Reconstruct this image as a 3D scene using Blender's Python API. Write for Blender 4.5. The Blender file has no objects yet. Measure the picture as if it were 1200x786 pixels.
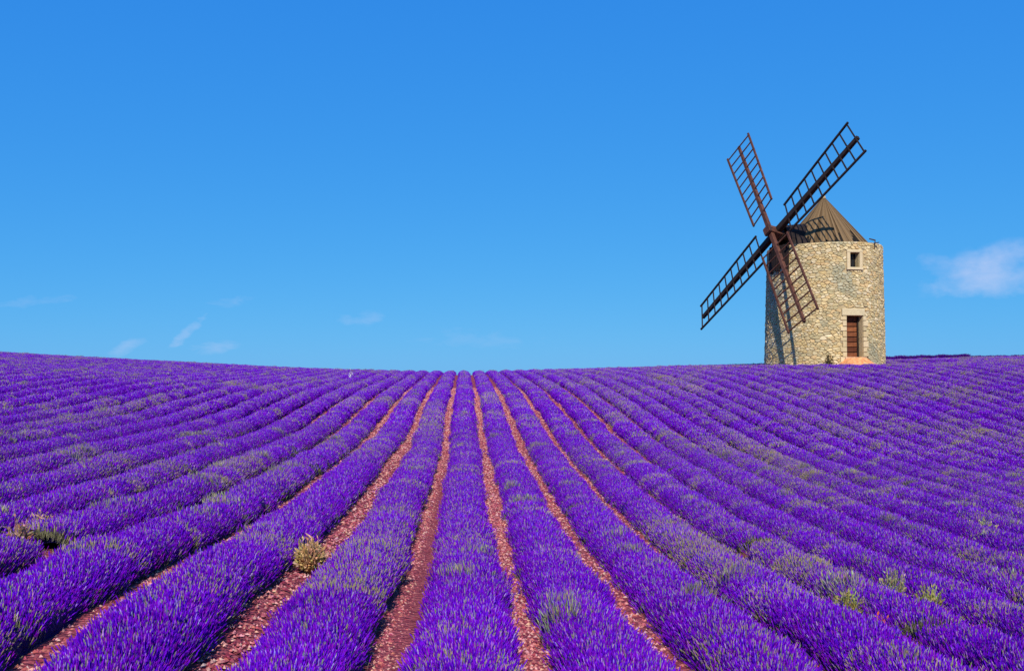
import bpy, math, random
import numpy as np
from mathutils import Vector, noise as mnoise

random.seed(7)
R = math.radians
sc = bpy.context.scene
col = sc.collection

# ------------------------------------------------------------------ camera
F_PX, U0, VE = 1100.0, 544.0, 440.0        # focal length in photo pixels, column of the row axis, row of eye level
ZE = 2.30                                  # eye height over the lowest ground
cam_d = bpy.data.cameras.new('camera')
cam_d.sensor_width = 36.0
cam_d.lens = 36.0 * F_PX / 1200.0
cam_d.shift_x = (600.0 - U0) / 1200.0
cam_d.shift_y = (VE - 393.0) / 1200.0
cam_d.clip_start, cam_d.clip_end = 0.1, 9000.0
cam = bpy.data.objects.new('camera', cam_d)
cam.location = (0, 0, ZE)
cam.rotation_euler = (R(90), 0, 0)
col.objects.link(cam)
sc.camera = cam

# ------------------------------------------------------------------ sky, sun, exposure
SUN_AZ, SUN_EL = R(5.0), R(43.0)          # behind the camera, this far round to the left
SUN = Vector((-math.sin(SUN_AZ) * math.cos(SUN_EL), -math.cos(SUN_AZ) * math.cos(SUN_EL), math.sin(SUN_EL)))
world = bpy.data.worlds.new('World')
sc.world = world
world.use_nodes = True
wt = world.node_tree
wt.nodes.clear()


def wn(kind, **kw):
    n = wt.nodes.new(kind)
    for k, v in kw.items():
        setattr(n, k, v)
    return n


def wmath(op, a, b=None, c=None, clamp=False):
    n = wn('ShaderNodeMath', operation=op, use_clamp=clamp)
    for i, s in enumerate((a, b, c)):
        if s is None:
            continue
        if isinstance(s, (int, float)):
            n.inputs[i].default_value = s
        else:
            wt.links.new(s, n.inputs[i])
    return n.outputs[0]


sky = wn('ShaderNodeTexSky', sky_type='NISHITA', sun_disc=False)
sky.sun_elevation = SUN_EL
sky.sun_rotation = math.pi + SUN_AZ
sky.altitude = 600.0
sky.air_density, sky.dust_density, sky.ozone_density = 1.0, 0.25, 2.5
# the photograph's colour grade, the same for the whole sky: each channel raised to a power and scaled
sp_ = wn('ShaderNodeSeparateColor')
wt.links.new(sky.outputs[0], sp_.inputs[0])
grade = wn('ShaderNodeCombineColor')
for i_, (c_, g_) in enumerate(((0.24, 0.856), (1.724, 0.463), (6.41, 0.15))):
    wt.links.new(wmath('MULTIPLY', wmath('POWER', sp_.outputs[i_], g_), c_), grade.inputs[i_])
tc = wn('ShaderNodeTexCoord')
sep = wn('ShaderNodeSeparateXYZ')
wt.links.new(tc.outputs['Generated'], sep.inputs[0])
az = wmath('ARCTAN2', sep.outputs[0], sep.outputs[1])
el = wmath('ARCSINE', sep.outputs[2])
cmb = wn('ShaderNodeCombineXYZ')
wt.links.new(az, cmb.inputs[0])
wt.links.new(el, cmb.inputs[1])


def wnoise(scale, detail, rough, stretch, rot=0.0, dist=0.0, off=(0, 0, 0)):
    mp = wn('ShaderNodeMapping')
    mp.inputs['Scale'].default_value = stretch
    mp.inputs['Rotation'].default_value = (0, 0, rot)
    mp.inputs['Location'].default_value = off
    wt.links.new(cmb.outputs[0], mp.inputs[0])
    n = wn('ShaderNodeTexNoise')
    n.inputs['Scale'].default_value = scale
    n.inputs['Detail'].default_value = detail
    n.inputs['Roughness'].default_value = rough
    n.inputs['Distortion'].default_value = dist
    wt.links.new(mp.outputs[0], n.inputs['Vector'])
    return n.outputs[0]


def wblob(a0, e0, ra, re, slope=0.0):
    """soft mask round one direction of the sky: 1 in the middle, 0 past its radii"""
    da = wmath('SUBTRACT', az, a0)
    de = wmath('SUBTRACT', wmath('SUBTRACT', el, e0), wmath('MULTIPLY', da, slope))
    q = wmath('ADD', wmath('POWER', wmath('ABSOLUTE', wmath('DIVIDE', da, ra)), 2.0),
              wmath('POWER', wmath('ABSOLUTE', wmath('DIVIDE', de, re)), 2.0))
    return wmath('SUBTRACT', 1.0, q, clamp=True)


def direction(u, v):
    x, z = (u - U0) / F_PX, (VE - v) / F_PX
    return math.atan2(x, 1.0), math.asin(z / math.sqrt(1 + x * x + z * z))


puff = wnoise(16.0, 6.0, 0.60, (1, 1.5, 1), off=(3.1, 0.4, 0))
wisp = wnoise(26.0, 6.0, 0.62, (1.0, 2.6, 1), rot=R(-32), dist=0.35)
dens = None
for (u, v, ru, rv, sl, src, lo, hi, amp) in (
        (1178, 316, 92, 34, 0.16, puff, 0.30, 0.62, 0.62), (1098, 314, 40, 18, -0.25, puff, 0.36, 0.66, 0.34),
        (221, 388, 30, 13, 0.95, wisp, 0.38, 0.74, 0.48), (148, 408, 34, 13, 0.5, wisp, 0.32, 0.84, 0.46),
        (252, 407, 48, 14, 0.2, wisp, 0.32, 0.84, 0.46), (425, 372, 42, 18, 0.1, wisp, 0.36, 0.78, 0.34),
        (270, 353, 36, 9, 0.1, wisp, 0.40, 0.70, 0.22), (45, 352, 50, 10, 0.15, wisp, 0.40, 0.70, 0.20),
        (560, 400, 120, 22, 0.0, wisp, 0.42, 0.75, 0.16)):
    a0, e0 = direction(u, v)
    m = wblob(a0, e0, ru / F_PX, rv / F_PX, sl)
    t = wmath('MULTIPLY_ADD', src, 1.0 / (hi - lo), -lo / (hi - lo))
    t = wmath('ADD', t, wmath('MULTIPLY_ADD', m, 1.1, -1.0))
    t = wmath('MULTIPLY', wmath('MINIMUM', wmath('MAXIMUM', t, 0.0), 1.0), wmath('MULTIPLY', wmath('MINIMUM', wmath('MULTIPLY', m, 2.2), 1.0), amp))
    dens = t if dens is None else wmath('MAXIMUM', dens, t)
clouds = wn('ShaderNodeMix', data_type='RGBA')
clouds.inputs['B'].default_value = (5.2, 6.3, 9.2, 1)
wt.links.new(dens, clouds.inputs['Factor'])
wt.links.new(grade.outputs[0], clouds.inputs['A'])
bg = wn('ShaderNodeBackground')
bg.inputs['Strength'].default_value = 0.10
wt.links.new(clouds.outputs['Result'], bg.inputs['Color'])
wo = wn('ShaderNodeOutputWorld')
wt.links.new(bg.outputs[0], wo.inputs['Surface'])

sun_d = bpy.data.lights.new('sun', 'SUN')
sun_d.energy, sun_d.angle, sun_d.color = 5.0, R(0.53), (1.0, 0.93, 0.82)
sun = bpy.data.objects.new('sun', sun_d)
sun.rotation_euler = SUN.to_track_quat('Z', 'Y').to_euler()
sun.location = SUN * 80
col.objects.link(sun)
vs = sc.view_settings
vs.view_transform, vs.look, vs.exposure, vs.gamma, vs.use_curve_mapping = 'Standard', 'None', 0.0, 1.0, False
sc.cycles.max_bounces = 6
sc.cycles.diffuse_bounces = 3
sc.cycles.use_denoising = False


# ------------------------------------------------------------------ helpers
def mat(name, build, rough=0.85, spec=0.25):
    m = bpy.data.materials.new(name)
    m.use_nodes = True
    nt = m.node_tree
    b = nt.nodes['Principled BSDF']
    b.inputs['Roughness'].default_value = rough
    b.inputs['Specular IOR Level'].default_value = spec
    build(nt, b)
    return m


class NB:
    """short node builder"""
    def __init__(s, nt):
        s.nt = nt

    def add(s, kind, inputs=None, **kw):
        n = s.nt.nodes.new(kind)
        for k, v in kw.items():
            setattr(n, k, v)
        for k, v in (inputs or {}).items():
            s.put(n.inputs[k], v)
        return n

    def put(s, sock, v):
        if isinstance(v, bpy.types.NodeSocket):
            s.nt.links.new(v, sock)
        else:
            sock.default_value = v

    def attr(s, name, kind='GEOMETRY'):
        return s.add('ShaderNodeAttribute', attribute_name=name, attribute_type=kind)

    def noise(s, vec, scale, detail=4.0, rough=0.55, out='Fac'):
        n = s.add('ShaderNodeTexNoise', {'Scale': scale, 'Detail': detail, 'Roughness': rough})
        if vec is not None:
            s.put(n.inputs['Vector'], vec)
        return n.outputs[out]

    def ramp(s, fac, stops):
        n = s.add('ShaderNodeValToRGB', {'Fac': fac})
        r = n.color_ramp
        while len(r.elements) < len(stops):
            r.elements.new(0.5)
        for e, (p, c) in zip(r.elements, stops):
            e.position = p
            e.color = (*c, 1) if len(c) == 3 else c
        return n.outputs['Color']

    def mix(s, fac, a, b, blend='MIX'):
        n = s.add('ShaderNodeMix', data_type='RGBA', blend_type=blend)
        for sock, v in ((n.inputs['Factor'], fac), (n.inputs['A'], a), (n.inputs['B'], b)):
            if isinstance(v, tuple) and len(v) == 3:
                v = (*v, 1)
            s.put(sock, v)
        return n.outputs['Result']

    def math(s, op, a, b=0.0, clamp=False):
        n = s.add('ShaderNodeMath', operation=op, use_clamp=clamp)
        s.put(n.inputs[0], a)
        s.put(n.inputs[1], b)
        return n.outputs[0]

    def bump(s, h, strength, dist, bsdf):
        n = s.add('ShaderNodeBump', {'Strength': strength, 'Distance': dist, 'Height': h})
        s.nt.links.new(n.outputs[0], bsdf.inputs['Normal'])


def obj(name, verts, faces, material, parent=None, colors=None, smooth=False, origin=None):
    me = bpy.data.meshes.new(name)
    if origin is not None:
        verts = [Vector(v) - Vector(origin) for v in verts]
    me.from_pydata([tuple(v) for v in verts], [], faces)
    if colors is not None:                       # one colour per vertex
        a = me.color_attributes.new('tone', 'FLOAT_COLOR', 'POINT')
        a.data.foreach_set('color', np.array([(*c, 1.0) for c in colors], dtype=np.float32).ravel())
    if smooth:
        me.polygons.foreach_set('use_smooth', [True] * len(me.polygons))
    me.materials.append(material)
    o = bpy.data.objects.new(name, me)
    col.objects.link(o)
    if parent is not None:
        o.parent = parent
    if origin is not None:
        o.location = origin
    return o


def empty(name, loc, label, cat, group=None):
    o = bpy.data.objects.new(name, None)
    o.empty_display_size = 0.3
    o.location = loc
    col.objects.link(o)
    tag(o, label, cat, group)
    return o


def tag(o, label=None, cat=None, group=None, kind=None):
    for k, v in (('label', label), ('category', cat), ('group', group), ('kind', kind)):
        if v:
            o[k] = v
    return o


def merge(parts):
    V, Fc = [], []
    for v, f in parts:
        n = len(V)
        V += v
        Fc += [tuple(i + n for i in q) for q in f]
    return V, Fc


def beam(a, b, w0, w1, up, jitter=0.0):
    """square timber from a to b, thickness w0 = (along side, along up) at a and w1 at b, with slightly planed-off edges"""
    a, b, up = Vector(a), Vector(b), Vector(up)
    ax = (b - a).normalized()
    side = ax.cross(up).normalized()
    up = side.cross(ax).normalized()
    V = []
    for p, (ws, wu) in ((a, w0), (b, w1)):
        ch = 0.16
        for s, t in ((1 - ch, 1), (1, 1 - ch), (1, -1 + ch), (1 - ch, -1), (-1 + ch, -1), (-1, -1 + ch), (-1, 1 - ch), (-1 + ch, 1)):
            V.append(p + side * (s * ws / 2) + up * (t * wu / 2))
    n = 8
    Fc = [(i, (i + 1) % n, n + (i + 1) % n, n + i) for i in range(n)]
    Fc += [tuple(range(n - 1, -1, -1)), tuple(range(n, 2 * n))]
    return V, Fc


# ------------------------------------------------------------------ materials
def m_soil(nt, b):
    k = NB(nt)
    pos = k.add('ShaderNodeNewGeometry').outputs['Position']
    big = k.noise(pos, 0.6, 3)
    mid = k.noise(pos, 9.0, 6, 0.65)
    vor = k.add('ShaderNodeTexVoronoi', {'Vector': pos, 'Scale': 26.0, 'Randomness': 1.0})
    c = k.ramp(mid, [(0.32, (0.10, 0.018, 0.028)), (0.50, (0.23, 0.040, 0.068)), (0.68, (0.44, 0.13, 0.14))])
    c2 = k.ramp(vor.outputs['Color'], [(0.0, (0.14, 0.022, 0.035)), (0.5, (0.35, 0.078, 0.095)), (1.0, (0.60, 0.23, 0.20))])
    c = k.mix(0.45, c, c2)
    c = k.mix(k.math('MULTIPLY', big, 0.5), c, (0.26, 0.045, 0.065))
    k.put(b.inputs['Base Color'], c)
    h = k.math('ADD', k.math('MULTIPLY', vor.outputs['Distance'], -0.7), mid)
    k.bump(h, 0.9, 0.05, b)


def m_tone(bumpscale=30.0, bump=0.3, dist=0.02, vary=0.35):
    def f(nt, b):
        k = NB(nt)
        pos = k.add('ShaderNodeNewGeometry').outputs['Position']
        c = k.attr('tone').outputs['Color']
        n = k.noise(pos, bumpscale * 0.35, 5, 0.6)
        dark = k.mix(1.0, c, (0.55, 0.52, 0.48), 'MULTIPLY')
        lite = k.mix(1.0, c, (1.25, 1.22, 1.15), 'MULTIPLY')
        k.put(b.inputs['Base Color'], k.mix(vary, c, k.mix(n, dark, lite)))
        k.bump(k.noise(pos, bumpscale, 5, 0.65), bump, dist, b)
    return f


def m_wood(c0, c1, c2, vary=0.35):
    def f(nt, b):
        k = NB(nt)
        tcn = k.add('ShaderNodeTexCoord').outputs['Object']
        n = k.noise(tcn, 3.5, 6, 0.7)
        fine = k.noise(tcn, 24.0, 4, 0.6)
        rnd = k.add('ShaderNodeObjectInfo').outputs['Random']
        c = k.ramp(n, [(0.28, c0), (0.5, c1), (0.75, c2)])
        c = k.mix(k.math('MULTIPLY', rnd, vary), c, k.mix(1.0, c, (0.35, 0.28, 0.26), 'MULTIPLY'))
        k.put(b.inputs['Base Color'], c)
        k.bump(fine, 0.45, 0.02, b)
    return f


def m_mortar(nt, b):
    k = NB(nt)
    pos = k.add('ShaderNodeNewGeometry').outputs['Position']
    n = k.noise(pos, 2.2, 5, 0.65)
    f = k.noise(pos, 22.0, 5, 0.65)
    c = k.ramp(n, [(0.30, (0.40, 0.31, 0.16)), (0.55, (0.58, 0.45, 0.25)), (0.78, (0.68, 0.55, 0.32))])
    k.put(b.inputs['Base Color'], k.mix(k.math('MULTIPLY', f, 0.5), c, (0.30, 0.23, 0.12)))
    k.bump(f, 0.8, 0.04, b)


def m_roof(nt, b):
    k = NB(nt)
    geo = k.add('ShaderNodeNewGeometry').outputs['Position']
    tcn = k.add('ShaderNodeTexCoord').outputs['Object']
    st = k.add('ShaderNodeMapping', {'Vector': tcn, 'Scale': (7.0, 7.0, 0.6)}).outputs[0]
    n = k.noise(st, 2.0, 5, 0.65)
    rnd = k.add('ShaderNodeObjectInfo').outputs['Random']
    c = k.ramp(rnd, [(0.0, (0.10, 0.062, 0.030)), (0.35, (0.20, 0.128, 0.062)), (0.7, (0.27, 0.178, 0.09)), (1.0, (0.15, 0.10, 0.055))])
    c = k.mix(k.math('MULTIPLY', n, 0.6), c, k.mix(1.0, c, (0.45, 0.42, 0.40), 'MULTIPLY'))
    k.put(b.inputs['Base Color'], c)
    k.bump(n, 0.5, 0.02, b)


def m_lavender(nt, b):
    k = NB(nt)
    c = k.attr('tone').outputs['Color']
    ol = k.attr('olive', 'INSTANCER').outputs['Fac']
    br = k.attr('bright', 'INSTANCER').outputs['Fac']
    lot = k.attr('tone').outputs['Alpha']          # drawn once per spike: which heads have faded to straw and grey-green
    oc = k.ramp(k.math('FRACT', k.math('MULTIPLY', lot, 37.0)), [(0.0, (0.25, 0.26, 0.10)), (0.35, (0.42, 0.38, 0.19)), (0.7, (0.50, 0.31, 0.25)), (1.0, (0.21, 0.23, 0.10))])
    c = k.mix(k.math('LESS_THAN', lot, ol), c, oc)
    bc = k.add('ShaderNodeCombineColor', {0: br, 1: br, 2: br}).outputs[0]
    c = k.mix(1.0, c, bc, 'MULTIPLY')
    k.put(b.inputs['Base Color'], c)
    b.inputs['Sheen Weight'].default_value = 0.0
    # thin petals let a little light through
    tr = k.add('ShaderNodeBsdfTranslucent', {'Color': c})
    mx = k.add('ShaderNodeMixShader', {'Fac': 0.18})
    out = nt.nodes['Material Output']
    nt.links.new(b.outputs[0], mx.inputs[1])
    nt.links.new(tr.outputs[0], mx.inputs[2])
    nt.links.new(mx.outputs[0], out.inputs['Surface'])


def m_foliage(nt, b):
    k = NB(nt)
    pos = k.add('ShaderNodeNewGeometry').outputs['Position']
    n = k.noise(pos, 20.0, 5, 0.7)
    c = k.ramp(n, [(0.30, (0.012, 0.008, 0.070)), (0.52, (0.030, 0.012, 0.15)), (0.72, (0.06, 0.06, 0.08))])  # deep indigo: shade of the row flanks put into the foliage colour
    k.put(b.inputs['Base Color'], c)
    k.bump(n, 1.0, 0.08, b)


def m_plain(c0, c1, scale=8.0):
    def f(nt, b):
        k = NB(nt)
        pos = k.add('ShaderNodeNewGeometry').outputs['Position']
        n = k.noise(pos, scale, 5, 0.65)
        k.put(b.inputs['Base Color'], k.ramp(n, [(0.3, c0), (0.7, c1)]))
        k.bump(n, 0.5, 0.03, b)
    return f


M = {}
M['soil'] = mat('red_soil', m_soil, 0.95, 0.1)
M['gravel'] = mat('pink_gravel', m_tone(60, 0.3, 0.01), 0.9, 0.15)
M['stone'] = mat('rubble_stone', m_tone(14, 0.6, 0.05, 0.55), 0.95, 0.05)
M['mortar'] = mat('old_mortar', m_mortar, 0.95, 0.08)
M['roof'] = mat('weathered_roof_boards', m_roof, 0.9, 0.06)
M['wood_red'] = mat('red_brown_timber', m_wood((0.050, 0.020, 0.012), (0.12, 0.045, 0.025), (0.21, 0.09, 0.055)), 0.75, 0.25)
M['wood_black'] = mat('dark_shaded_timber', m_wood((0.012, 0.009, 0.008), (0.028, 0.018, 0.014), (0.058, 0.034, 0.024)), 0.75, 0.2)  # dark boards; on one sail pair the black stands in for shade
M['wood_door'] = mat('door_boards', m_wood((0.10, 0.028, 0.010), (0.27, 0.085, 0.028), (0.42, 0.17, 0.06), 1.0), 0.7, 0.3)
M['dark'] = mat('dark_interior', m_plain((0.012, 0.010, 0.009), (0.03, 0.025, 0.02)), 0.95, 0.05)
M['iron'] = mat('rusty_iron', m_plain((0.02, 0.016, 0.014), (0.07, 0.04, 0.03), 20), 0.6, 0.4)
M['glass'] = mat('dark_glass', lambda nt, b: b.inputs['Base Color'].__setattr__('default_value', (0.012, 0.014, 0.018, 1)), 0.15, 0.5)
M['earth'] = mat('orange_earth', m_plain((0.45, 0.12, 0.04), (0.92, 0.46, 0.19), 4.5), 0.95, 0.1)
M['lavender'] = mat('lavender_flowers', m_lavender, 0.85, 0.03)
M['foliage'] = mat('shade_toned_foliage', m_foliage, 0.9, 0.1)
M['straw'] = mat('dry_straw', m_tone(40, 0.2, 0.01), 0.85, 0.15)

# ------------------------------------------------------------------ terrain (heights relative to the eye, row axis = +Y)
ZC_D = [-400, -20, 0, 4, 6.25, 7.5, 9.5, 12.6, 16.7, 20, 25, 30, 36, 43, 50, 57, 63, 68, 74, 85, 110, 200, 600, 6000]
ZC_Z = [-6, -2.0, -1.85, -1.9, -1.97, -2.08, -2.2, -2.28, -2.2, -2.1, -1.87, -1.5, -1.08, -.75, -.5, -.21, -.02, .05, -.06, -.75, -2.7, -9, -22, -60]
_t = np.arange(-30, 130, 0.5)
_z = np.interp(_t, ZC_D, ZC_Z)
_k = np.exp(-0.5 * (np.arange(-12, 13) * 0.5 / 1.8) ** 2)
_zs = np.convolve(np.pad(_z, 12, mode='edge'), _k / _k.sum(), mode='valid')


def zc(d):
    if -25 < d < 125:
        return float(np.interp(d, _t, _zs))
    return float(np.interp(d, ZC_D, ZC_Z))


def sstep(a, b, x):
    t = min(1.0, max(0.0, (x - a) / (b - a)))
    return t * t * (3 - 2 * t)


MILL = Vector(((965.3 - U0) / F_PX * 57.0, 57.0, 0.0))
PAD_Z = 0.34


def rel_height(x, y):
    d = y
    z = zc(d)
    if x < 0:
        a = min(-x, 60.0)
        near = 0.062 * (math.sqrt(a * a + 4) - 2) + 0.30 * sstep(0.35, 1.9, a) * sstep(3, 8, d) * (1 - sstep(15, 28, d))
        far = 0.058 * 3.0 * math.log(1 + math.exp((a - 8.6) / 3.0))
        z += near + (far - near) * sstep(22, 62, d)
    else:
        a = min(x, 70.0)
        cf = -0.050 + 0.084 * sstep(22, 51, d) - 0.008 * sstep(51, 68, d)
        z += cf * a
    # undulation of the slope
    z += 0.10 * mnoise.noise(Vector((x * 0.06, y * 0.05, 1.7))) * sstep(8, 25, d)
    r = math.hypot(x - MILL.x, y - MILL.y)
    w = 1 - sstep(4.6, 9.0, r)
    return z * (1 - w) + PAD_Z * w


def ground_z(x, y):
    return ZE + rel_height(x, y)


def axis_lines(segs):
    out = []
    for a, b, n in segs:
        out += list(np.linspace(a, b, n, endpoint=False))
    out.append(segs[-1][1])
    return out


xs = axis_lines([(-5000, -400, 8), (-400, -60, 14), (-60, 60, 200), (60, 400, 14), (400, 5000, 8)])
ys = axis_lines([(-3000, -100, 8), (-100, 0, 20), (0, 100, 200), (100, 400, 24), (400, 6000, 14)])
gv = [(x, y, ground_z(x, y)) for y in ys for x in xs]
nx = len(xs)
gf = [(j * nx + i, j * nx + i + 1, (j + 1) * nx + i + 1, (j + 1) * nx + i) for j in range(len(ys) - 1) for i in range(nx - 1)]
tag(obj('ground', gv, gf, M['soil'], smooth=True), 'red stony soil of the sloping lavender field', kind='structure')

# ------------------------------------------------------------------ the windmill
BASE = Vector((MILL.x, MILL.y, ZE + PAD_Z - 0.15))
R_BOT, R_TOP = 3.43, 3.26
TOWER_H = ZE + 7.67 - BASE.z
vd = math.atan2(MILL.x, MILL.y)
TO_CAM = Vector((-math.sin(vd), -math.cos(vd), 0))
RIGHT = Vector((math.cos(vd), -math.sin(vd), 0))


def rad(z):
    return R_BOT + (R_TOP - R_BOT) * z / TOWER_H


def cyl(phi, z, dr=0.0):
    """local point of the tower wall: phi round from the side that faces the camera (to the right +), z over the base, dr outward"""
    r = rad(z) + dr
    return TO_CAM * (r * math.cos(phi)) + RIGHT * (r * math.sin(phi)) + Vector((0, 0, z))


def wall_at(u, v):
    """where the ray of a photo pixel meets the tower: (phi, height)"""
    d = Vector(((u - U0) / F_PX, 1.0, (VE - v) / F_PX))
    r = 3.38
    for _ in range(6):
        ox, oy = -MILL.x, -MILL.y
        a = d.x * d.x + d.y * d.y
        b = 2 * (ox * d.x + oy * d.y)
        c = ox * ox + oy * oy - r * r
        t = (-b - math.sqrt(max(0, b * b - 4 * a * c))) / (2 * a)
        p = Vector((ox + d.x * t, oy + d.y * t, ZE + d.z * t - BASE.z))
        r = rad(p.z)
    return math.atan2(p.dot(RIGHT), p.dot(TO_CAM)), p.z


mill = empty('windmill', BASE, 'round stone tower windmill with conical boarded roof and four lattice sails', 'windmill')

dp0, dz1 = wall_at(992.0, 370)
dp1, dz0 = wall_at(1011.5, 418.5)
dz0 = max(dz0, 0.6)
wp0, wz1 = wall_at(996.2, 296.2)
wp1, wz0 = wall_at(1006.8, 313.0)
openings = [(dp0, dp1, dz0, dz1, 0.42), (wp0, wp1, wz0, wz1, 0.40)]

# wall core with real openings
ph = sorted(set([round(-math.pi + i * 2 * math.pi / 96, 5) for i in range(97)] + [round(v, 5) for o in openings for v in o[:2]]))
zz = sorted(set([round(i * TOWER_H / 24, 5) for i in range(25)] + [round(v, 5) for o in openings for v in o[2:4]]))
wv, wf = [], []
for z in zz:
    for p in ph:
        wv.append(cyl(p, z, -0.03))
n = len(ph)
for j in range(len(zz) - 1):
    for i in range(n - 1):
        pm, zm = (ph[i] + ph[i + 1]) / 2, (zz[j] + zz[j + 1]) / 2
        if any(o[0] < pm < o[1] and o[2] < zm < o[3] for o in openings):
            continue
        wf.append((j * n + i, j * n + i + 1, (j + 1) * n + i + 1, (j + 1) * n + i))
b0 = len(wv)
for p in ph:                                     # flat top of the wall
    wv += [cyl(p, TOWER_H, -0.03), cyl(p, TOWER_H + 0.02, -0.85)]
for i in range(n - 1):
    wf.append((b0 + 2 * i, b0 + 2 * i + 2, b0 + 2 * i + 3, b0 + 2 * i + 1))
for a0, a1, z0, z1, dep in openings:             # reveals
    k = len(wv)
    for dr in (-0.03, -dep - 0.25):
        wv += [cyl(a0, z0, dr), cyl(a1, z0, dr), cyl(a1, z1, dr), cyl(a0, z1, dr)]
    wf += [(k, k + 1, k + 5, k + 4), (k + 1, k + 2, k + 6, k + 5), (k + 2, k + 3, k + 7, k + 6), (k + 3, k, k + 4, k + 7)]
wall = obj('tower_wall', wv, wf, M['mortar'], mill)
tag(wall, 'round rubble wall of cream and tan stones')

# rubble stones: irregular cells laid round the tower
rs = random.Random(31)
CIRC = 2 * math.pi * 3.38
cw, ch = 0.22, 0.128
ncol, nrow = int(CIRC / cw), int(TOWER_H / ch)
cw, ch = CIRC / ncol, TOWER_H / nrow
seeds = {}
for j in range(-1, nrow + 1):
    for i in range(ncol):
        seeds[(i, j)] = ((i + 0.5 * (j % 2) + rs.uniform(-.48, .48)) * cw, (j + 0.5 + rs.uniform(-.46, .46)) * ch)
seeds = {q: v for q, v in seeds.items() if rs.random() > .22}
ASP = 1.6                                        # metric stretch: stones lie flat


def cell(i, j):
    if (i, j) not in seeds:
        return None
    sx, sy = seeds[(i, j)]
    poly = [(sx - 1.2, sy - 0.8), (sx + 1.2, sy - 0.8), (sx + 1.2, sy + 0.8), (sx - 1.2, sy + 0.8)]
    for dj in (-3, -2, -1, 0, 1, 2, 3):
        for di in (-3, -2, -1, 0, 1, 2, 3):
            if (di, dj) == (0, 0) or (j + dj) < -1 or (j + dj) > nrow:
                continue
            q = seeds.get(((i + di) % ncol, j + dj))
            if q is None:
                continue
            qx, qy = q
            if qx - sx > CIRC / 2:
                qx -= CIRC
            if sx - qx > CIRC / 2:
                qx += CIRC
            mx, my = (sx + qx) / 2, (sy + qy) / 2
            ax, ay = (qx - sx), (qy - sy) * ASP * ASP
            new = []
            for a, b in zip(poly, poly[1:] + poly[:1]):
                fa = (a[0] - mx) * ax + (a[1] - my) * ay
                fb = (b[0] - mx) * ax + (b[1] - my) * ay
                if fa <= 0:
                    new.append(a)
                if fa * fb < 0:
                    t = fa / (fa - fb)
                    new.append((a[0] + (b[0] - a[0]) * t, a[1] + (b[1] - a[1]) * t))
            poly = new
            if len(poly) < 3:
                return None
    return poly


TONES = [(0.72, 0.56, 0.29), (0.77, 0.63, 0.36), (0.68, 0.51, 0.24), (0.80, 0.67, 0.42), (0.64, 0.51, 0.27), (0.60, 0.50, 0.29), (0.72, 0.52, 0.26), (0.55, 0.46, 0.25)]
frame_boxes = [(wp0 - .070, wp1 + .070, wz0 - .16, wz1 + .16), (dp0 - .03, dp1 + .03, dz0 - .8, dz1 + .02), (dp0 - .085, dp1 + .045, dz1 - .02, dz1 + .46)]


def tone_at(x, z, r):
    c = Vector(r.choice(TONES))
    c *= r.uniform(0.86, 1.06)
    lich = mnoise.noise(Vector((x * 0.5, z * 0.55, 9.0)))
    if lich > 0.22:                                # grey-green lichen patches
        c = c.lerp(Vector((0.34, 0.36, 0.26)), min(0.65, (lich - 0.22) * 2.4))
    return tuple(c)


def stone(poly, r):
    """one rounded rubble stone: verts in local mill space, faces, tone"""
    cx = sum(p[0] for p in poly) / len(poly)
    cz = sum(p[1] for p in poly) / len(poly)
    proud = r.uniform(0.004, 0.036)
    tilt = (r.uniform(-.12, .12), r.uniform(-.12, .12))
    # cut the corners so no cell stays a sharp polygon
    pts = []
    m = len(poly)
    for a in range(m):
        p, q = poly[a], poly[(a + 1) % m]
        L = math.hypot(q[0] - p[0], q[1] - p[1])
        if L < 0.05:
            pts.append(((p[0] + q[0]) / 2, (p[1] + q[1]) / 2))
            continue
        for t in (0.24, 0.76):
            pts.append((p[0] + (q[0] - p[0]) * t, p[1] + (q[1] - p[1]) * t))
    V, k = [], len(pts)
    for sh, dr in ((0.99, -0.06), (0.97, proud * 0.5), (0.72, proud)):
        for (x, z) in pts:
            gx, gz = cx + (x - cx) * sh, cz + (z - cz) * sh
            gx += (0.008 if gx < cx else -0.008) * (dr < proud * 0.9)
            gz += (0.007 if gz < cz else -0.007) * (dr < proud * 0.9)
            dd = dr + (tilt[0] * (gx - cx) + tilt[1] * (gz - cz) if dr > 0 else 0)
            gz = min(max(gz, 0.0), TOWER_H - 0.002)
            V.append(cyl(gx / 3.38, gz, dd))
    Fc = []
    for ring in (0, 1):
        for a in range(k):
            b = (a + 1) % k
            Fc.append((ring * k + a, ring * k + b, (ring + 1) * k + b, (ring + 1) * k + a))
    Fc.append(tuple(range(2 * k, 3 * k)))
    return V, Fc, tone_at(cx, cz, r), cx, cz


stones = []
for j in range(0, nrow):
    for i in range(ncol):
        poly = cell(i, j)
        if not poly:
            continue
        x0, z0 = sum(p[0] for p in poly) / len(poly), sum(p[1] for p in poly) / len(poly)
        phi = (x0 / 3.38 + math.pi) % (2 * math.pi) - math.pi
        w = max(p[0] for p in poly) - min(p[0] for p in poly)
        h = max(p[1] for p in poly) - min(p[1] for p in poly)
        if any(a - w / 9 < phi < b + w / 9 and c - h * .3 < z0 < d + h * .3 for a, b, c, d in frame_boxes):
            continue
        v, f_, tn, cx, cz = stone(poly, rs)
        area = abs(sum(p[0] * q[1] - q[0] * p[1] for p, q in zip(poly, poly[1:] + poly[:1]))) / 2
        stones.append((area * max(0.0, math.cos(phi)) * (1 if phi > -1.2 else .5), v, f_, tn))
stones.sort(key=lambda s: -s[0])
for a, v, f_, tn in stones[:290]:
    c = sum((Vector(q) for q in v), Vector()) / len(v)
    obj('stone', v, f_, M['stone'], wall, colors=[tn] * len(v), origin=c)
V, Fc, Cs = [], [], []
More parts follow.
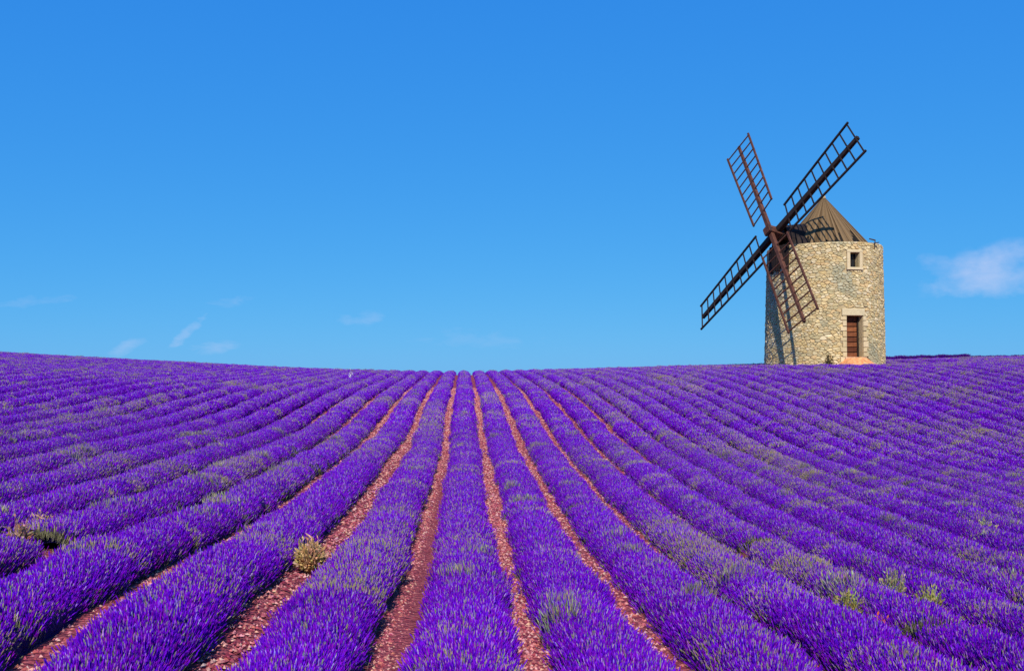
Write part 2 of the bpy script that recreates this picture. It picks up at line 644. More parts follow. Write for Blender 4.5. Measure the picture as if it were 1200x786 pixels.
for a, v, f_, tn in stones[290:]:
    k = len(V)
    V += v
    Fc += [tuple(i + k for i in q) for q in f_]
    Cs += [tn] * len(v)
tag(obj('stonework', V, Fc, M['stone'], wall, colors=Cs), kind='stuff')


def block(p0, p1, z0, z1, d0, d1, tn, name, parent, jit=0.012, r=rs, nseg=3, material=None):
    """a dressed stone or board that follows the curve of the wall"""
    V, Fc = [], []
    js = [(r.uniform(-jit, jit), r.uniform(-jit, jit)) for _ in range(4)]
    b = 0.02
    rings = []
    for dr, ins in ((d0, 0.0), (d1 - b, 0.0), (d1, b)):
        ring = []
        for s in range(nseg + 1):
            t = s / nseg
            p = p0 + ins / 3.4 + (p1 - p0 - 2 * ins / 3.4) * t
            ring.append((p, z0 + ins + js[0][1] * (1 - t) + js[1][1] * t, dr))
        for s in range(nseg + 1):
            t = 1 - s / nseg
            p = p0 + ins / 3.4 + (p1 - p0 - 2 * ins / 3.4) * t
            ring.append((p, z1 - ins + js[2][1] * t + js[3][1] * (1 - t), dr))
        rings.append(ring)
    k = len(rings[0])
    for ring in rings:
        V += [cyl(*q) for q in ring]
    for a in range(2):
        for i in range(k):
            Fc.append((a * k + i, a * k + (i + 1) % k, (a + 1) * k + (i + 1) % k, (a + 1) * k + i))
    for s in range(nseg):
        Fc.append((2 * k + s, 2 * k + s + 1, 3 * k - 2 - s, 3 * k - 1 - s))
        Fc.append((s + 1, s, k - 1 - s, k - 2 - s))
    c = sum(V, Vector()) / len(V)
    return obj(name, V, Fc, material or M['stone'], parent, colors=[tn] * len(V), origin=c)


# window: dressed surround, recessed dark frame and pane
mp = (wp0 + wp1) / 2
win = obj('window', *beam(cyl(mp, wz0 + .02, -.36), cyl(mp, wz1 - .02, -.36), (abs(wp1 - wp0) * 3.1, .02), (abs(wp1 - wp0) * 3.1, .02), cyl(mp, 0) - Vector((0, 0, 0))), M['glass'], mill)
PALE = (0.70, 0.57, 0.35)
block(wp0 - .062, wp0 - .004, wz0 - .02, wz1 + .02, -.05, .07, PALE, 'window_jamb', win)
block(wp1 + .004, wp1 + .062, wz0 - .02, wz1 + .02, -.05, .07, PALE, 'window_jamb', win)
block(wp0 - .066, wp1 + .066, wz1 + .026, wz1 + .19, -.05, .075, (0.68, 0.56, 0.34), 'window_lintel', win)
block(wp0 - .066, wp1 + .066, wz0 - .17, wz0 - .026, -.05, .10, (0.72, 0.59, 0.37), 'window_sill', win)
for a, b in ((wp0 + .004, wp0 + .018), (wp1 - .018, wp1 - .004), (mp - .005, mp + .005)):
    block(a, b, wz0 + .01, wz1 - .01, -.34, -.30, (0.1, 0.08, 0.06), 'window_frame', win, jit=0, material=M['wood_black'])

# door: horizontal boards in a deep reveal, big lintel and jamb stones
dmid = (dp0 + dp1) / 2
door = obj('door', *beam(cyl(dmid, dz0, -.44), cyl(dmid, dz1, -.44), ((dp1 - dp0) * 3.2, .04), ((dp1 - dp0) * 3.2, .04), cyl(dmid, 0)), M['wood_black'], mill)
tag(door, 'red-brown boarded wooden door set deep in the wall')
nb = 8
for i in range(nb):
    z0 = dz0 + (dz1 - dz0) * i / nb
    z1 = dz0 + (dz1 - dz0) * (i + 1) / nb - 0.03
    block(dp0 + .006, dp1 - .036, z0 + .01, z1, -.42, -.36 + rs.uniform(-.012, .012), (0, 0, 0), 'door_board', door, jit=.006, material=M['wood_door'])
block(dp1 - .034, dp1 - .004, dz0 + .01, dz1 - .02, -.42, -.30, (0, 0, 0), 'jamb_shade_strip', door, jit=0, material=M['wood_black'])  # dark strip standing in for the shaded right jamb
block(dp0 - .080, dp1 + .035, dz1 + .012, dz1 + .42, -.06, .075, (0.66, 0.55, 0.34), 'lintel', wall)
zcur, k = dz0 - 0.30, 0
while zcur < dz1 - .02:
    h = min(rs.uniform(.24, .36), dz1 + .005 - zcur)
    for s in (0, 1):
        wd = .050 if (k + s) % 2 else .085
        tn = rs.choice([(0.68, 0.54, 0.31), (0.62, 0.49, 0.27), (0.58, 0.47, 0.27), (0.72, 0.58, 0.35)])
        if s == 0:
            block(dp0 - wd - .02, dp0 - .003, zcur + .012, zcur + h - .012, -.05, .07, tn, 'jamb_stone', wall)
        else:
            block(dp1 + .003, dp1 + wd + .02, zcur + .012, zcur + h - .012, -.05, .07, tn, 'jamb_stone', wall)
    zcur += h
    k += 1
block(dp0 - .04, dp1 + .04, dz0 - .16, dz0 - .004, -.40, .16, (0.66, 0.42, 0.26), 'threshold', wall)

# conical roof of narrow boards
APEX = Vector((0, 0, ZE + 10.85 - BASE.z))
RZ, RR = TOWER_H + 0.03, 2.66
kv = [Vector((RR * .985 * math.cos(a), RR * .985 * math.sin(a), RZ)) for a in [i * 2 * math.pi / 64 for i in range(64)]] + [APEX - Vector((0, 0, .05))]
roof = obj('roof', kv, [(i, (i + 1) % 64, 64) for i in range(64)] + [tuple(range(63, -1, -1))], M['dark'], mill)
tag(roof, 'cone of weathered brown boards')
NPL = 96
for i in range(NPL):
    a0, a1 = i * 2 * math.pi / NPL, (i + 0.955) * 2 * math.pi / NPL
    lift = rs.uniform(.006, .045)
    low = RZ - rs.uniform(0.0, .10)
    am = (a0 + a1) / 2
    out = Vector((math.cos(am), math.sin(am), 0)) * lift
    tt = rs.uniform(.0, .02)

    def pt(a, t, o):
        rr_ = RR * (1 - t) + .02 * t
        return Vector((rr_ * math.cos(a), rr_ * math.sin(a), low + (APEX.z - low) * t)) + out * o * (1 - .8 * t)
    V = []
    for o in (-.3, 1.0):
        V += [pt(a0, 0, o), pt(a1, 0, o), pt((a0 + am) / 2, .985 - tt, o), pt((a1 + am) / 2, .985 - tt, o)]
    Fc = [(0, 1, 5, 4), (1, 3, 7, 5), (3, 2, 6, 7), (2, 0, 4, 6), (4, 5, 7, 6), (1, 0, 2, 3)]
    obj('roof_board', V, Fc, M['roof'], roof, origin=sum(V, Vector()) / 8)
fin = []
for z, r in ((-.12, .11), (-.02, .12), (.05, .07), (.12, .02)):
    fin += [APEX + Vector((r * math.cos(i * math.pi / 4), r * math.sin(i * math.pi / 4), z)) for i in range(8)]
obj('finial', fin, [(r_ * 8 + i, r_ * 8 + (i + 1) % 8, r_ * 8 + 8 + (i + 1) % 8, r_ * 8 + 8 + i) for r_ in range(3) for i in range(8)] + [tuple(range(24, 32))], M['mortar'], roof)

# windshaft and the four sails (axis and angles measured from the photograph)
NV = Vector((-0.9271, -0.3204, 0.1945)).normalized()
AZH = Vector((NV.x, NV.y, 0)).normalized()
SIDE = Vector((-AZH.y, AZH.x, 0))
P_AD = Vector((18.164, 55.693, 8.564 + ZE)) - BASE
P_BC = Vector((18.532, 55.820, 8.487 + ZE)) - BASE
dA = Vector((-0.05247, 0.62482, 0.77900)).normalized()
dB = Vector((0.37112, -0.71201, 0.59608)).normalized()


def log(a, b, r0, r1, nside=10):
    a, b = Vector(a), Vector(b)
    ax = (b - a).normalized()
    s = ax.cross(Vector((0, 0, 1))).normalized()
    t = s.cross(ax)
    V = [p + (s * math.cos(i * 2 * math.pi / nside) + t * math.sin(i * 2 * math.pi / nside)) * r for p, r in ((a, r0), (b, r1)) for i in range(nside)]
    return V, [(i, (i + 1) % nside, nside + (i + 1) % nside, nside + i) for i in range(nside)] + [tuple(range(nside - 1, -1, -1)), tuple(range(nside, 2 * nside))]


shaft = obj('windshaft', *log(P_AD - NV * 2.9, P_AD + NV * .15, .24, .27), M['wood_black'], mill)
obj('poll_end', *beam(P_AD - NV * .72, P_AD + NV * .30, (.56, .56), (.50, .50), dA), M['wood_red'], shaft)
for q, s in ((-.70, .60), (.20, .55)):
    obj('iron_band', *beam(P_AD + NV * (q - .04), P_AD + NV * (q + .04), (s + .02, s + .02), (s + .02, s + .02), dA), M['iron'], shaft)


def sail(P, d, L, ti, to, w, tw0, tw1, tim, nr, thick, flip, label):
    e = NV.cross(d).normalized()
    if flip:
        e = -e
        tw0, tw1 = tw0, tw1
    s = obj('sail', *beam(P - d * .05, P + d * L, (thick, thick * .9), (thick * .62, thick * .5), NV), tim, mill)
    tag(s, label)

    def at(t, side):
        f = (t - ti) / (to - ti)
        a = R(tw0 + (tw1 - tw0) * f)
        rr_ = e * math.cos(a) + NV * math.sin(a) * (-1 if flip else 1)
        return P + d * t + rr_ * (w * side) + NV * (thick * .30)
    for side in (-1, 1):
        parts = []
        nseg = 4
        for q in range(nseg):
            t0, t1 = ti - .08 + (to - ti + .2) * q / nseg, ti - .08 + (to - ti + .2) * (q + 1) / nseg
            parts.append(beam(at(t0, side), at(t1 + .01, side), (.115, .10), (.115, .10), NV))
        obj('side_rail', *merge(parts), tim, s)
    for q in range(nr):
        t = ti + (to - ti) * q / (nr - 1)
        a, b = at(t, -1.03), at(t, 1.03)
        obj('rung', *beam(a - NV * .02, b - NV * .02, (.075, .06), (.07, .06), NV), tim, s)


sail(P_AD, dA, 7.95, 1.65, 7.85, 1.09, -7.0, 1.9, M['wood_red'], 10, .27, False, 'red-brown lattice sail pointing up and away over the field')
sail(P_AD, -dA, 7.25, 1.30, 7.10, 1.09, -3.9, -7.5, M['wood_red'], 10, .27, False, 'red-brown lattice sail hanging down in front of the tower wall')
sail(P_BC, dB, 7.30, 1.31, 7.21, 1.15, -7.5, 7.8, M['wood_black'], 10, .38, False, 'shade-darkened lattice sail rising across the conical roof')  # this pair's shade is painted in with the darker timber
sail(P_BC, -dB, 7.85, 1.49, 7.80, 1.12, 2.2, 13.1, M['wood_black'], 10, .38, False, 'shade-darkened lattice sail hanging clear of the tower against the sky')

# dark boarded hood where the shaft leaves the roof
hood = None
hw, hz0, nH = 0.82, TOWER_H - .02, 9
hr0, hr1 = 1.0, 3.02
for i in range(nH):
    a0 = math.pi * i / nH
    a1 = math.pi * (i + .96) / nH
    V = []
    for o in (0.0, .05):
        for a in (a0, a1):
            for r_, drop in ((hr0, .22), (hr1 + .05 * ((i * 7) % 3), -.04)):
                wv_ = SIDE * (math.cos(a) * (hw + o)) + Vector((0, 0, math.sin(a) * (1.28 + o + drop)))
                V.append(AZH * r_ + wv_ + Vector((0, 0, hz0)))
    Fc = [(0, 1, 3, 2), (4, 6, 7, 5), (0, 4, 5, 1), (2, 3, 7, 6), (0, 2, 6, 4), (1, 5, 7, 3)]
    if hood is None:
        hood = obj('shaft_hood', V, Fc, M['wood_black'], mill)
        tag(hood, 'black boarded hood over the windshaft')
    else:
        obj('hood_board', V, Fc, M['wood_black'], hood)
# skirts at both sides of the hood and dark upright boards below it, over the wall
for s in (-1, 1):
    V = []
    for o in (0, .05):
        V += [AZH * 1.0 + SIDE * s * (hw + o) + Vector((0, 0, hz0)), AZH * 3.0 + SIDE * s * (hw + o) + Vector((0, 0, hz0 + .02)),
              AZH * 2.2 + SIDE * s * (hw + .55 + o) + Vector((0, 0, hz0 + .02)), AZH * 2.6 + SIDE * s * (hw + o) + Vector((0, 0, hz0 + .55)), AZH * 1.2 + SIDE * s * (hw + o) + Vector((0, 0, hz0 + .6))]
    Fc = [(0, 1, 2), (1, 3, 2), (3, 4, 2), (4, 0, 2), (5, 7, 6), (6, 7, 8), (8, 7, 9), (9, 7, 5)]
    obj('hood_skirt', V, Fc, M['wood_black'], hood)
pa = math.atan2(AZH.dot(RIGHT), AZH.dot(TO_CAM))
for i in range(8):
    p0 = pa - .27 + .54 * i / 8
    block(p0, p0 + .062, TOWER_H - rs.uniform(1.15, 1.75), TOWER_H + .06 - .03 * (i % 2), .04, .13, (0, 0, 0), 'dark_board', hood, material=M['wood_black'], nseg=1)

# small iron bracket on the rim
bp, bz = wall_at(1024, 294)
V, Fc = merge([beam(cyl(bp, TOWER_H - .35, .04), cyl(bp, TOWER_H + .16, .10), (.05, .05), (.05, .05), RIGHT),
               beam(cyl(bp, TOWER_H + .14, .10), cyl(bp - .10, TOWER_H + .22, -.05), (.07, .07), (.06, .06), Vector((0, 0, 1))),
               beam(cyl(bp, TOWER_H - .02, .02), cyl(bp + .05, TOWER_H + .02, .24), (.06, .06), (.05, .05), Vector((0, 0, 1)))])
obj('iron_bracket', V, Fc, M['iron'], mill)

# orange earth ramp before the door
dm = dmid
rim = []
mv, mf = [], []
C0 = cyl(dm - .02, 0, 0.1)
NR, NA = 12, 44
top = dz0 - .03
for r_ in range(NR + 1):
    for a in range(NA):
        ang = a * 2 * math.pi / NA
        t = r_ / NR
        wob = 1 + .28 * mnoise.noise(Vector((math.cos(ang) * 1.6, math.sin(ang) * 1.6, 8.0)))
        lat, rad_ = math.cos(ang) * 1.95 * t * wob, math.sin(ang) * 1.8 * t * wob
        tang = Vector((-cyl(dm, 0).y, cyl(dm, 0).x, 0)).normalized()
        outw = Vector((cyl(dm, 0).x, cyl(dm, 0).y, 0)).normalized()
        p = C0 + tang * lat + outw * rad_
        z = top * (1 - min(1.0, max(0.0, (t - .30) / .70)) ** .8) + (.16 * mnoise.noise(Vector((lat * 2.4, rad_ * 2.4, 3))) + .07 * mnoise.noise(Vector((lat * 7, rad_ * 7, 5)))) * sstep(0, .4, t) - .02
        mv.append((p.x, p.y, z + .02))
for r_ in range(NR):
    for a in range(NA):
        mf.append((r_ * NA + a, r_ * NA + (a + 1) % NA, (r_ + 1) * NA + (a + 1) % NA, (r_ + 1) * NA + a))
mound = obj('earth_mound', mv, mf, M['earth'], smooth=True)
mound.location = BASE
tag(mound, 'bare orange earth piled up to the windmill door', kind='structure')

# ------------------------------------------------------------------ lavender plants
VIOLET = [(0.07, 0.001, 0.43), (0.12, 0.002, 0.54), (0.17, 0.004, 0.63), (0.23, 0.009, 0.70), (0.16, 0.001, 0.46), (0.26, 0.007, 0.54)]
PALE_FL = [(0.40, 0.11, 0.72), (0.42, 0.19, 0.74), (0.47, 0.30, 0.66)]
STEMS = [(0.16, 0.17, 0.08), (0.22, 0.22, 0.11), (0.30, 0.28, 0.17)]


def plant_mesh(name, seed, nspike, rad0, sides, head, rings, half=0.36, high=0.265, stem=True, pal=None, long=.30):
    """half a metre of lavender row, running along Y: thin stems that fan out and each end in a knobbly flower head"""
    r = random.Random(seed)
    V, Fc, Cc = [], [], []
    for s in range(nspike):
        th = r.uniform(.0, 1.0) * math.pi
        if r.random() > .10 + .90 * min(1.0, math.sin(th) / .55):      # fewer flank flowers, so the dark foliage shows as side shade
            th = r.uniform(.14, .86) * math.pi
        yy = r.triangular(-long, long, 0)
        ca, sa = math.cos(th), max(0.0, math.sin(th))
        g = r.uniform(.84, 1.05) if r.random() < .95 else r.uniform(1.04, 1.16)
        lump = 1 + .03 * mnoise.noise(Vector((yy * 6, th * 1.5, seed * 1.3)))
        tip = Vector((half * g * lump * math.copysign(abs(ca) ** .8, ca), yy, .045 + high * g * lump * sa ** .85))
        ax = (Vector((ca, 0, sa)) * .60 + Vector((r.gauss(0, .15), r.gauss(0, .17), .60))).normalized()
        hl = r.uniform(*head)
        sl = r.uniform(.05, .09)
        base = tip - ax * hl
        side = ax.cross(Vector((r.gauss(0, 1), r.gauss(0, 1), r.gauss(0, 1)))).normalized()
        up = side.cross(ax)
        q = r.random()
        ridge = max(0.0, sa - .55) / .45                # grey-green tips are commonest along the ridge
        if q < .03 + .04 * ridge:
            fc = r.choice(PALE_FL)
        elif q < .04 + .13 * ridge:
            fc = r.choice([(0.30, 0.29, 0.21), (0.24, 0.24, 0.16), (0.36, 0.26, 0.32), (0.29, 0.16, 0.38)])
        else:
            fc = r.choice(VIOLET)
        lot = r.random()
        if pal:                                          # leafy tuft without open flowers
            fc, lot = r.choice(pal), 1.0
        fc = tuple(c * r.uniform(.7, 1.2) for c in fc)
        rad_ = r.uniform(.8, 1.15) * rad0
        st = r.choice(STEMS)
        if stem:
            k = len(V)
            for p, rr_ in ((base - ax * sl, .34 * rad0), (base + ax * .005, .30 * rad0)):
                for i in range(3):
                    a = i * 2.0944
                    V.append(p + (side * math.cos(a) + up * math.sin(a)) * rr_)
                    Cc.append((*st, 1.0))
            Fc += [(k + i, k + (i + 1) % 3, k + 3 + (i + 1) % 3, k + 3 + i) for i in range(3)]
        k = len(V)
        for t, w in rings:
            for i in range(sides):
                a = (i + .5 * (t > .3)) * 2 * math.pi / sides
                V.append(base + ax * hl * t + (side * math.cos(a) + up * math.sin(a)) * rad_ * w)
                Cc.append((*fc, lot) if t < .8 else (*(min(1, c * 1.12 + .01) for c in fc), lot))
        for j in range(len(rings) - 1):
            for i in range(sides):
                Fc.append((k + j * sides + i, k + j * sides + (i + 1) % sides, k + (j + 1) * sides + (i + 1) % sides, k + (j + 1) * sides + i))
    me = bpy.data.meshes.new(name)
    me.from_pydata([tuple(v) for v in V], [], Fc)
    a = me.color_attributes.new('tone', 'FLOAT_COLOR', 'POINT')
    a.data.foreach_set('color', np.array(Cc, dtype=np.float32).ravel())
    me.materials.append(M['lavender'])
    return bpy.data.objects.new(name, me)


KNOB = ((0.0, .45), (.25, 1.0), (.45, .72), (.68, .95), (1.0, .12))
PLAIN = ((0.0, .4), (.35, 1.0), (1.0, .12))
NEAR = [plant_mesh('lavender_plant', 100 + i, 1900, .0039, 4, (.035, .062), KNOB) for i in range(4)]
MIDL = [plant_mesh('lavender_plant_mid', 200 + i, 1300, .0056, 3, (.040, .066), PLAIN) for i in range(4)]
FAR = [plant_mesh('lavender_plant_far', 300 + i, 640, .0100, 3, (.050, .080), PLAIN, stem=False) for i in range(4)]
LEAFY = [(0.22, 0.23, 0.11), (0.34, 0.33, 0.18), (0.43, 0.38, 0.22), (0.28, 0.24, 0.20), (0.20, 0.01, 0.50), (0.15, 0.004, 0.50), (0.30, 0.20, 0.36)]
TUFT = [plant_mesh('leafy_tuft', 400 + i, 190, .0046, 3, (.05, .10), PLAIN, half=.21, high=.31, pal=LEAFY, long=.22) for i in range(2)]
TUFT += [plant_mesh('leafy_tuft_far', 410 + i, 70, .0090, 3, (.06, .10), PLAIN, half=.22, high=.31, pal=LEAFY, long=.24, stem=False) for i in range(2)]


def scatter_group(name, protos):
    g = bpy.data.node_groups.new(name, 'GeometryNodeTree')
    g.interface.new_socket('Geometry', in_out='INPUT', socket_type='NodeSocketGeometry')
    g.interface.new_socket('Geometry', in_out='OUTPUT', socket_type='NodeSocketGeometry')
    gi, go = g.nodes.new('NodeGroupInput'), g.nodes.new('NodeGroupOutput')
    jn = g.nodes.new('GeometryNodeJoinGeometry')
    for p in reversed(protos):                  # the join node numbers its last link first
        oi = g.nodes.new('GeometryNodeObjectInfo')
        oi.inputs['Object'].default_value = p
        oi.inputs['As Instance'].default_value = False
        gti = g.nodes.new('GeometryNodeGeometryToInstance')
        g.links.new(oi.outputs['Geometry'], gti.inputs[0])
        g.links.new(gti.outputs[0], jn.inputs[0])

    def named(attr, typ):
        nn = g.nodes.new('GeometryNodeInputNamedAttribute')
        nn.data_type = typ
        nn.inputs['Name'].default_value = attr
        return nn.outputs['Attribute']
    iop = g.nodes.new('GeometryNodeInstanceOnPoints')
    g.links.new(gi.outputs[0], iop.inputs['Points'])
    g.links.new(jn.outputs[0], iop.inputs['Instance'])
    iop.inputs['Pick Instance'].default_value = True
    g.links.new(named('kind_index', 'INT'), iop.inputs['Instance Index'])
    e2r = g.nodes.new('FunctionNodeEulerToRotation')
    g.links.new(named('turn', 'FLOAT_VECTOR'), e2r.inputs[0])
    g.links.new(e2r.outputs[0], iop.inputs['Rotation'])
    g.links.new(named('size', 'FLOAT_VECTOR'), iop.inputs['Scale'])
    g.links.new(iop.outputs[0], go.inputs[0])
    return g


G_ALL = scatter_group('lavender_scatter', NEAR + MIDL + FAR + TUFT)


def scatter(name, pts, parent):
    """pts: (x, y, z, turn, size, index, olive, bright)"""
    me = bpy.data.meshes.new(name)
    me.from_pydata([p[0] for p in pts], [], [])
    for nm, typ, key in (('turn', 'FLOAT_VECTOR', 'vector'), ('size', 'FLOAT_VECTOR', 'vector')):
        a = me.attributes.new(nm, typ, 'POINT')
        a.data.foreach_set(key, np.array([p[1 if nm == 'turn' else 2] for p in pts], dtype=np.float32).ravel())
    a = me.attributes.new('kind_index', 'INT', 'POINT')
    a.data.foreach_set('value', np.array([p[3] for p in pts], dtype=np.int32))
    for nm, i in (('olive', 4), ('bright', 5)):
        a = me.attributes.new(nm, 'FLOAT', 'POINT')
        a.data.foreach_set('value', np.array([p[i] for p in pts], dtype=np.float32))
    me.materials.append(M['lavender'])
    o = bpy.data.objects.new(name, me)
    col.objects.link(o)
    md = o.modifiers.new('scatter', 'NODES')
    md.node_group = G_ALL
    o.parent = parent
    tag(o, kind='stuff')
    return o


def clear_of_mill(x, y):
    if math.hypot(x - MILL.x, y - MILL.y) < 4.7:
        return False
    q = Vector((x, y, 0)) - Vector((BASE.x + C0.x, BASE.y + C0.y, 0))
    return q.length > 1.75


SPACING = 1.0
ORD = ['zeroth', 'first', 'second', 'third', 'fourth', 'fifth', 'sixth', 'seventh', 'eighth', 'ninth', 'tenth', 'eleventh', 'twelfth',
       'thirteenth', 'fourteenth', 'fifteenth', 'sixteenth', 'seventeenth', 'eighteenth', 'nineteenth', 'twentieth']


def row_label(k):
    # counted from the straw-coloured shrub that stands between rows -2 and -1
    if k >= -1:
        n, side = k + 2, 'on its windmill side'
    else:
        n, side = -1 - k, 'on its side away from the windmill'
    if n == 1:
        return 'violet lavender row right beside the dry tan shrub, ' + side
    if n <= 20:
        return f'violet lavender row, {ORD[n]} from the dry tan shrub {side}'
    if k > 0:
        return 'lavender row of the far slope by the windmill, beyond the twentieth from the tan shrub'
    return 'lavender row of the slope away from the windmill, beyond the twentieth from the tan shrub'


def row_xy(k, y, amp=0.07):
    return k * SPACING + amp * mnoise.noise(Vector((k * 3.7, y * 0.16, 2.0))) + .02 * mnoise.noise(Vector((k * 5.1, y * .9, 7.0)))


def on_ground(u, v, h=0.0):
    """walk along a pixel's ray until it meets the ground (raised by h)"""
    d = Vector(((u - U0) / F_PX, 1.0, (VE - v) / F_PX))
    t = 2.0
    while t < 75:
        if ZE + d.z * t <= ground_z(d.x * t, t) + h:
            break
        t += .02
    return Vector((d.x * t, t, ground_z(d.x * t, t)))


# where plants are missing and soil shows
BARE = [tuple(on_ground(u, v, h)[:2]) for u, v, h in ((1033, 732, .12), (1018, 718, .1), (1140, 748, .12), (905, 646, .1), (1010, 650, .1), (40, 640, .12))]


def lavender_row(k):
    rr_ = random.Random(1000 + k)
    x0 = k * SPACING
    ystart = max(1.6, x0 / 0.64 - 3.0) if x0 >= 0 else max(1.6, -x0 / 0.53 - 3.0)
    yend = 73.0
    root = empty('lavender_row', (x0, ystart, ground_z(x0, ystart)), row_label(k), 'lavender', 'rows of lavender running up the slope')
    org = root.location
    # foliage mound
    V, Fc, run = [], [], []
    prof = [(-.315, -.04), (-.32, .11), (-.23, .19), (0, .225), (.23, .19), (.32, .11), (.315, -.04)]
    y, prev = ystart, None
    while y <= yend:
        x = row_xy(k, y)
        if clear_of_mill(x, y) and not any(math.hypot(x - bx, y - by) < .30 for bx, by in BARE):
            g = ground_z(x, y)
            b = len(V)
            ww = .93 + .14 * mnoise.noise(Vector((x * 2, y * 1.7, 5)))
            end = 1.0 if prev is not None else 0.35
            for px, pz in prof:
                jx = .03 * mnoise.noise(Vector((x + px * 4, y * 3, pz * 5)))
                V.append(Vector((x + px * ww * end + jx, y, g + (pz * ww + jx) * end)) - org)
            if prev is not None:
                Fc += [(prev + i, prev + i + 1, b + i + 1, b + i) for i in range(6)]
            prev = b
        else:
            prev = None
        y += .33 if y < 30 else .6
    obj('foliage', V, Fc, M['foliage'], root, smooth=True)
    pts = []
    y = ystart
    while y <= yend:
        x = row_xy(k, y) + rr_.gauss(0, .025)
        dist = math.hypot(x, y)
        lod = 0 if dist < 11 + rr_.uniform(-1, 1) else (1 if dist < 27 + rr_.uniform(-2, 2) else 2)
        skip = not clear_of_mill(x, y) or any(math.hypot(x - bx, y - by) < .30 for bx, by in BARE)
        if not skip:
            patch = mnoise.noise(Vector((x * .45, y * .22, 11.0))) + .6 * mnoise.noise(Vector((x * 1.3, y * .9, 4.0)))
            ol = .55 * max(0.0, patch - .04) + rr_.uniform(-.06, .07)
            if x > 5 or x < -4:
                ol += .02 + .10 * max(0.0, mnoise.noise(Vector((x * .11, y * .16, 40.0))) + .25) * (1.6 if x > 5 else 1.0)
            if y > 36 and x > 6:
                ol += .04
            if rr_.random() < (.11 if x > 3 else .06):      # single fading or unopened tufts
                ol += rr_.uniform(.15, .50)
            ol = min(.85, max(.0, ol))
            br = 1.0 + .12 * mnoise.noise(Vector((x * .8, y * .5, 21.0))) + rr_.uniform(-.05, .05)
            s = rr_.uniform(.95, 1.05) * (1 + .09 * mnoise.noise(Vector((x * .9, y * .6, 31))))
            idx = lod * 4 + rr_.randrange(4)
            pts.append((tuple(Vector((x, y, ground_z(x, y) - .02)) - org), (rr_.gauss(0, .05), rr_.gauss(0, .05), rr_.choice((0, math.pi)) + rr_.gauss(0, .16)),
                        (s * .97, s * .97, s * rr_.uniform(.94, 1.05)), idx, ol, br))
        tp = .030 + .05 * (x > 3) + .03 * (x < -3) + .05 * max(0.0, mnoise.noise(Vector((x * .3, y * .2, 50.0))))
        if not skip and rr_.random() < tp:
            ts = rr_.uniform(.8, 1.25)
            tx = x + rr_.gauss(0, .09)
            pts.append((tuple(Vector((tx, y, ground_z(tx, y) - .01)) - org), (rr_.gauss(0, .1), rr_.gauss(0, .1), rr_.uniform(0, 6.283)),
                        (ts * 1.1, ts * 1.1, rr_.uniform(.92, 1.12)), 12 + 2 * (lod == 2) + rr_.randrange(2), 0.0, rr_.uniform(.8, 1.15)))
        y += rr_.uniform(.19, .27) if lod < 2 else rr_.uniform(.22, .30)
    scatter('flower_spikes', pts, root)


for k in range(-34, 44):
    lavender_row(k)

# one row across the ridge behind the windmill, its shade put into the colour
root = empty('lavender_row', (31, 69.5, ground_z(31, 69.5)), 'shade-darkened lavender row lying across the ridge beside the windmill', 'lavender')
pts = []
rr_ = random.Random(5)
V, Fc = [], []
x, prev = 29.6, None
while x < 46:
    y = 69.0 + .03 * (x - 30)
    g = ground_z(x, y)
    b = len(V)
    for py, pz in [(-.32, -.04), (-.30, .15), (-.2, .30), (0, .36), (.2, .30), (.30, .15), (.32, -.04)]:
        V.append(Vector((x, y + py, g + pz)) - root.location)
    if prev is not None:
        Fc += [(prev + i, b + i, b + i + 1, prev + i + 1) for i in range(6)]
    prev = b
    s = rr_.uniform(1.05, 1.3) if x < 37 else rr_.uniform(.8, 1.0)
    pts.append((tuple(Vector((x, y, g)) - root.location), (0, 0, math.pi / 2 + rr_.gauss(0, .2)), (s, s, s * 1.45), 8 + rr_.randrange(4), 0.0, .38 + .1 * rr_.random()))  # low brightness paints in the row's shade
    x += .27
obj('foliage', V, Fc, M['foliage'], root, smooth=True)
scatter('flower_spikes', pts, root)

# ------------------------------------------------------------------ loose stones between the rows
rg = random.Random(77)
V, Fc, Cs = [], [], []
OCT = [(1, 0, 0), (0, 1, 0), (-1, 0, 0), (0, -1, 0), (0, 0, 1)]
PEB = [(0.48, 0.15, 0.15), (0.58, 0.24, 0.23), (0.30, 0.06, 0.09), (0.68, 0.37, 0.33), (0.18, 0.028, 0.055), (0.42, 0.10, 0.12)]
for q in range(80000):
    gap = rg.choice([-5, -4, -3, -3, -2, -2, -1, -1, -1, 0, 0, 0, 1, 1, 2, 2, 3, 4])
    y = 2.5 + 44 * rg.random() ** 2.0
    x = row_xy(gap, y) + .5 + rg.gauss(0, .14)
    s = rg.uniform(.007, .017) * (1 + .03 * y)
    g = ground_z(x, y)
    k = len(V)
    a = rg.uniform(0, 6.28)
    sx, sy, sz = s * rg.uniform(.8, 1.7), s * rg.uniform(.5, 1.0), s * rg.uniform(.5, 1.1)
    tn = tuple(c * rg.uniform(.75, 1.1) for c in rg.choice(PEB))
    for (ox, oy, oz) in OCT:
        ox, oy, oz = ox * sx * rg.uniform(.7, 1.2), oy * sy * rg.uniform(.7, 1.2), oz * sz
        V.append((x + ox * math.cos(a) - oy * math.sin(a), y + ox * math.sin(a) + oy * math.cos(a), g + oz + .001))
        Cs.append(tn)
    Fc += [(k, k + 1, k + 4), (k + 1, k + 2, k + 4), (k + 2, k + 3, k + 4), (k + 3, k, k + 4)]
tag(obj('gravel', V, Fc, M['gravel'], colors=Cs), 'pink and cream stones strewn on the soil between the rows', 'gravel', kind='stuff')


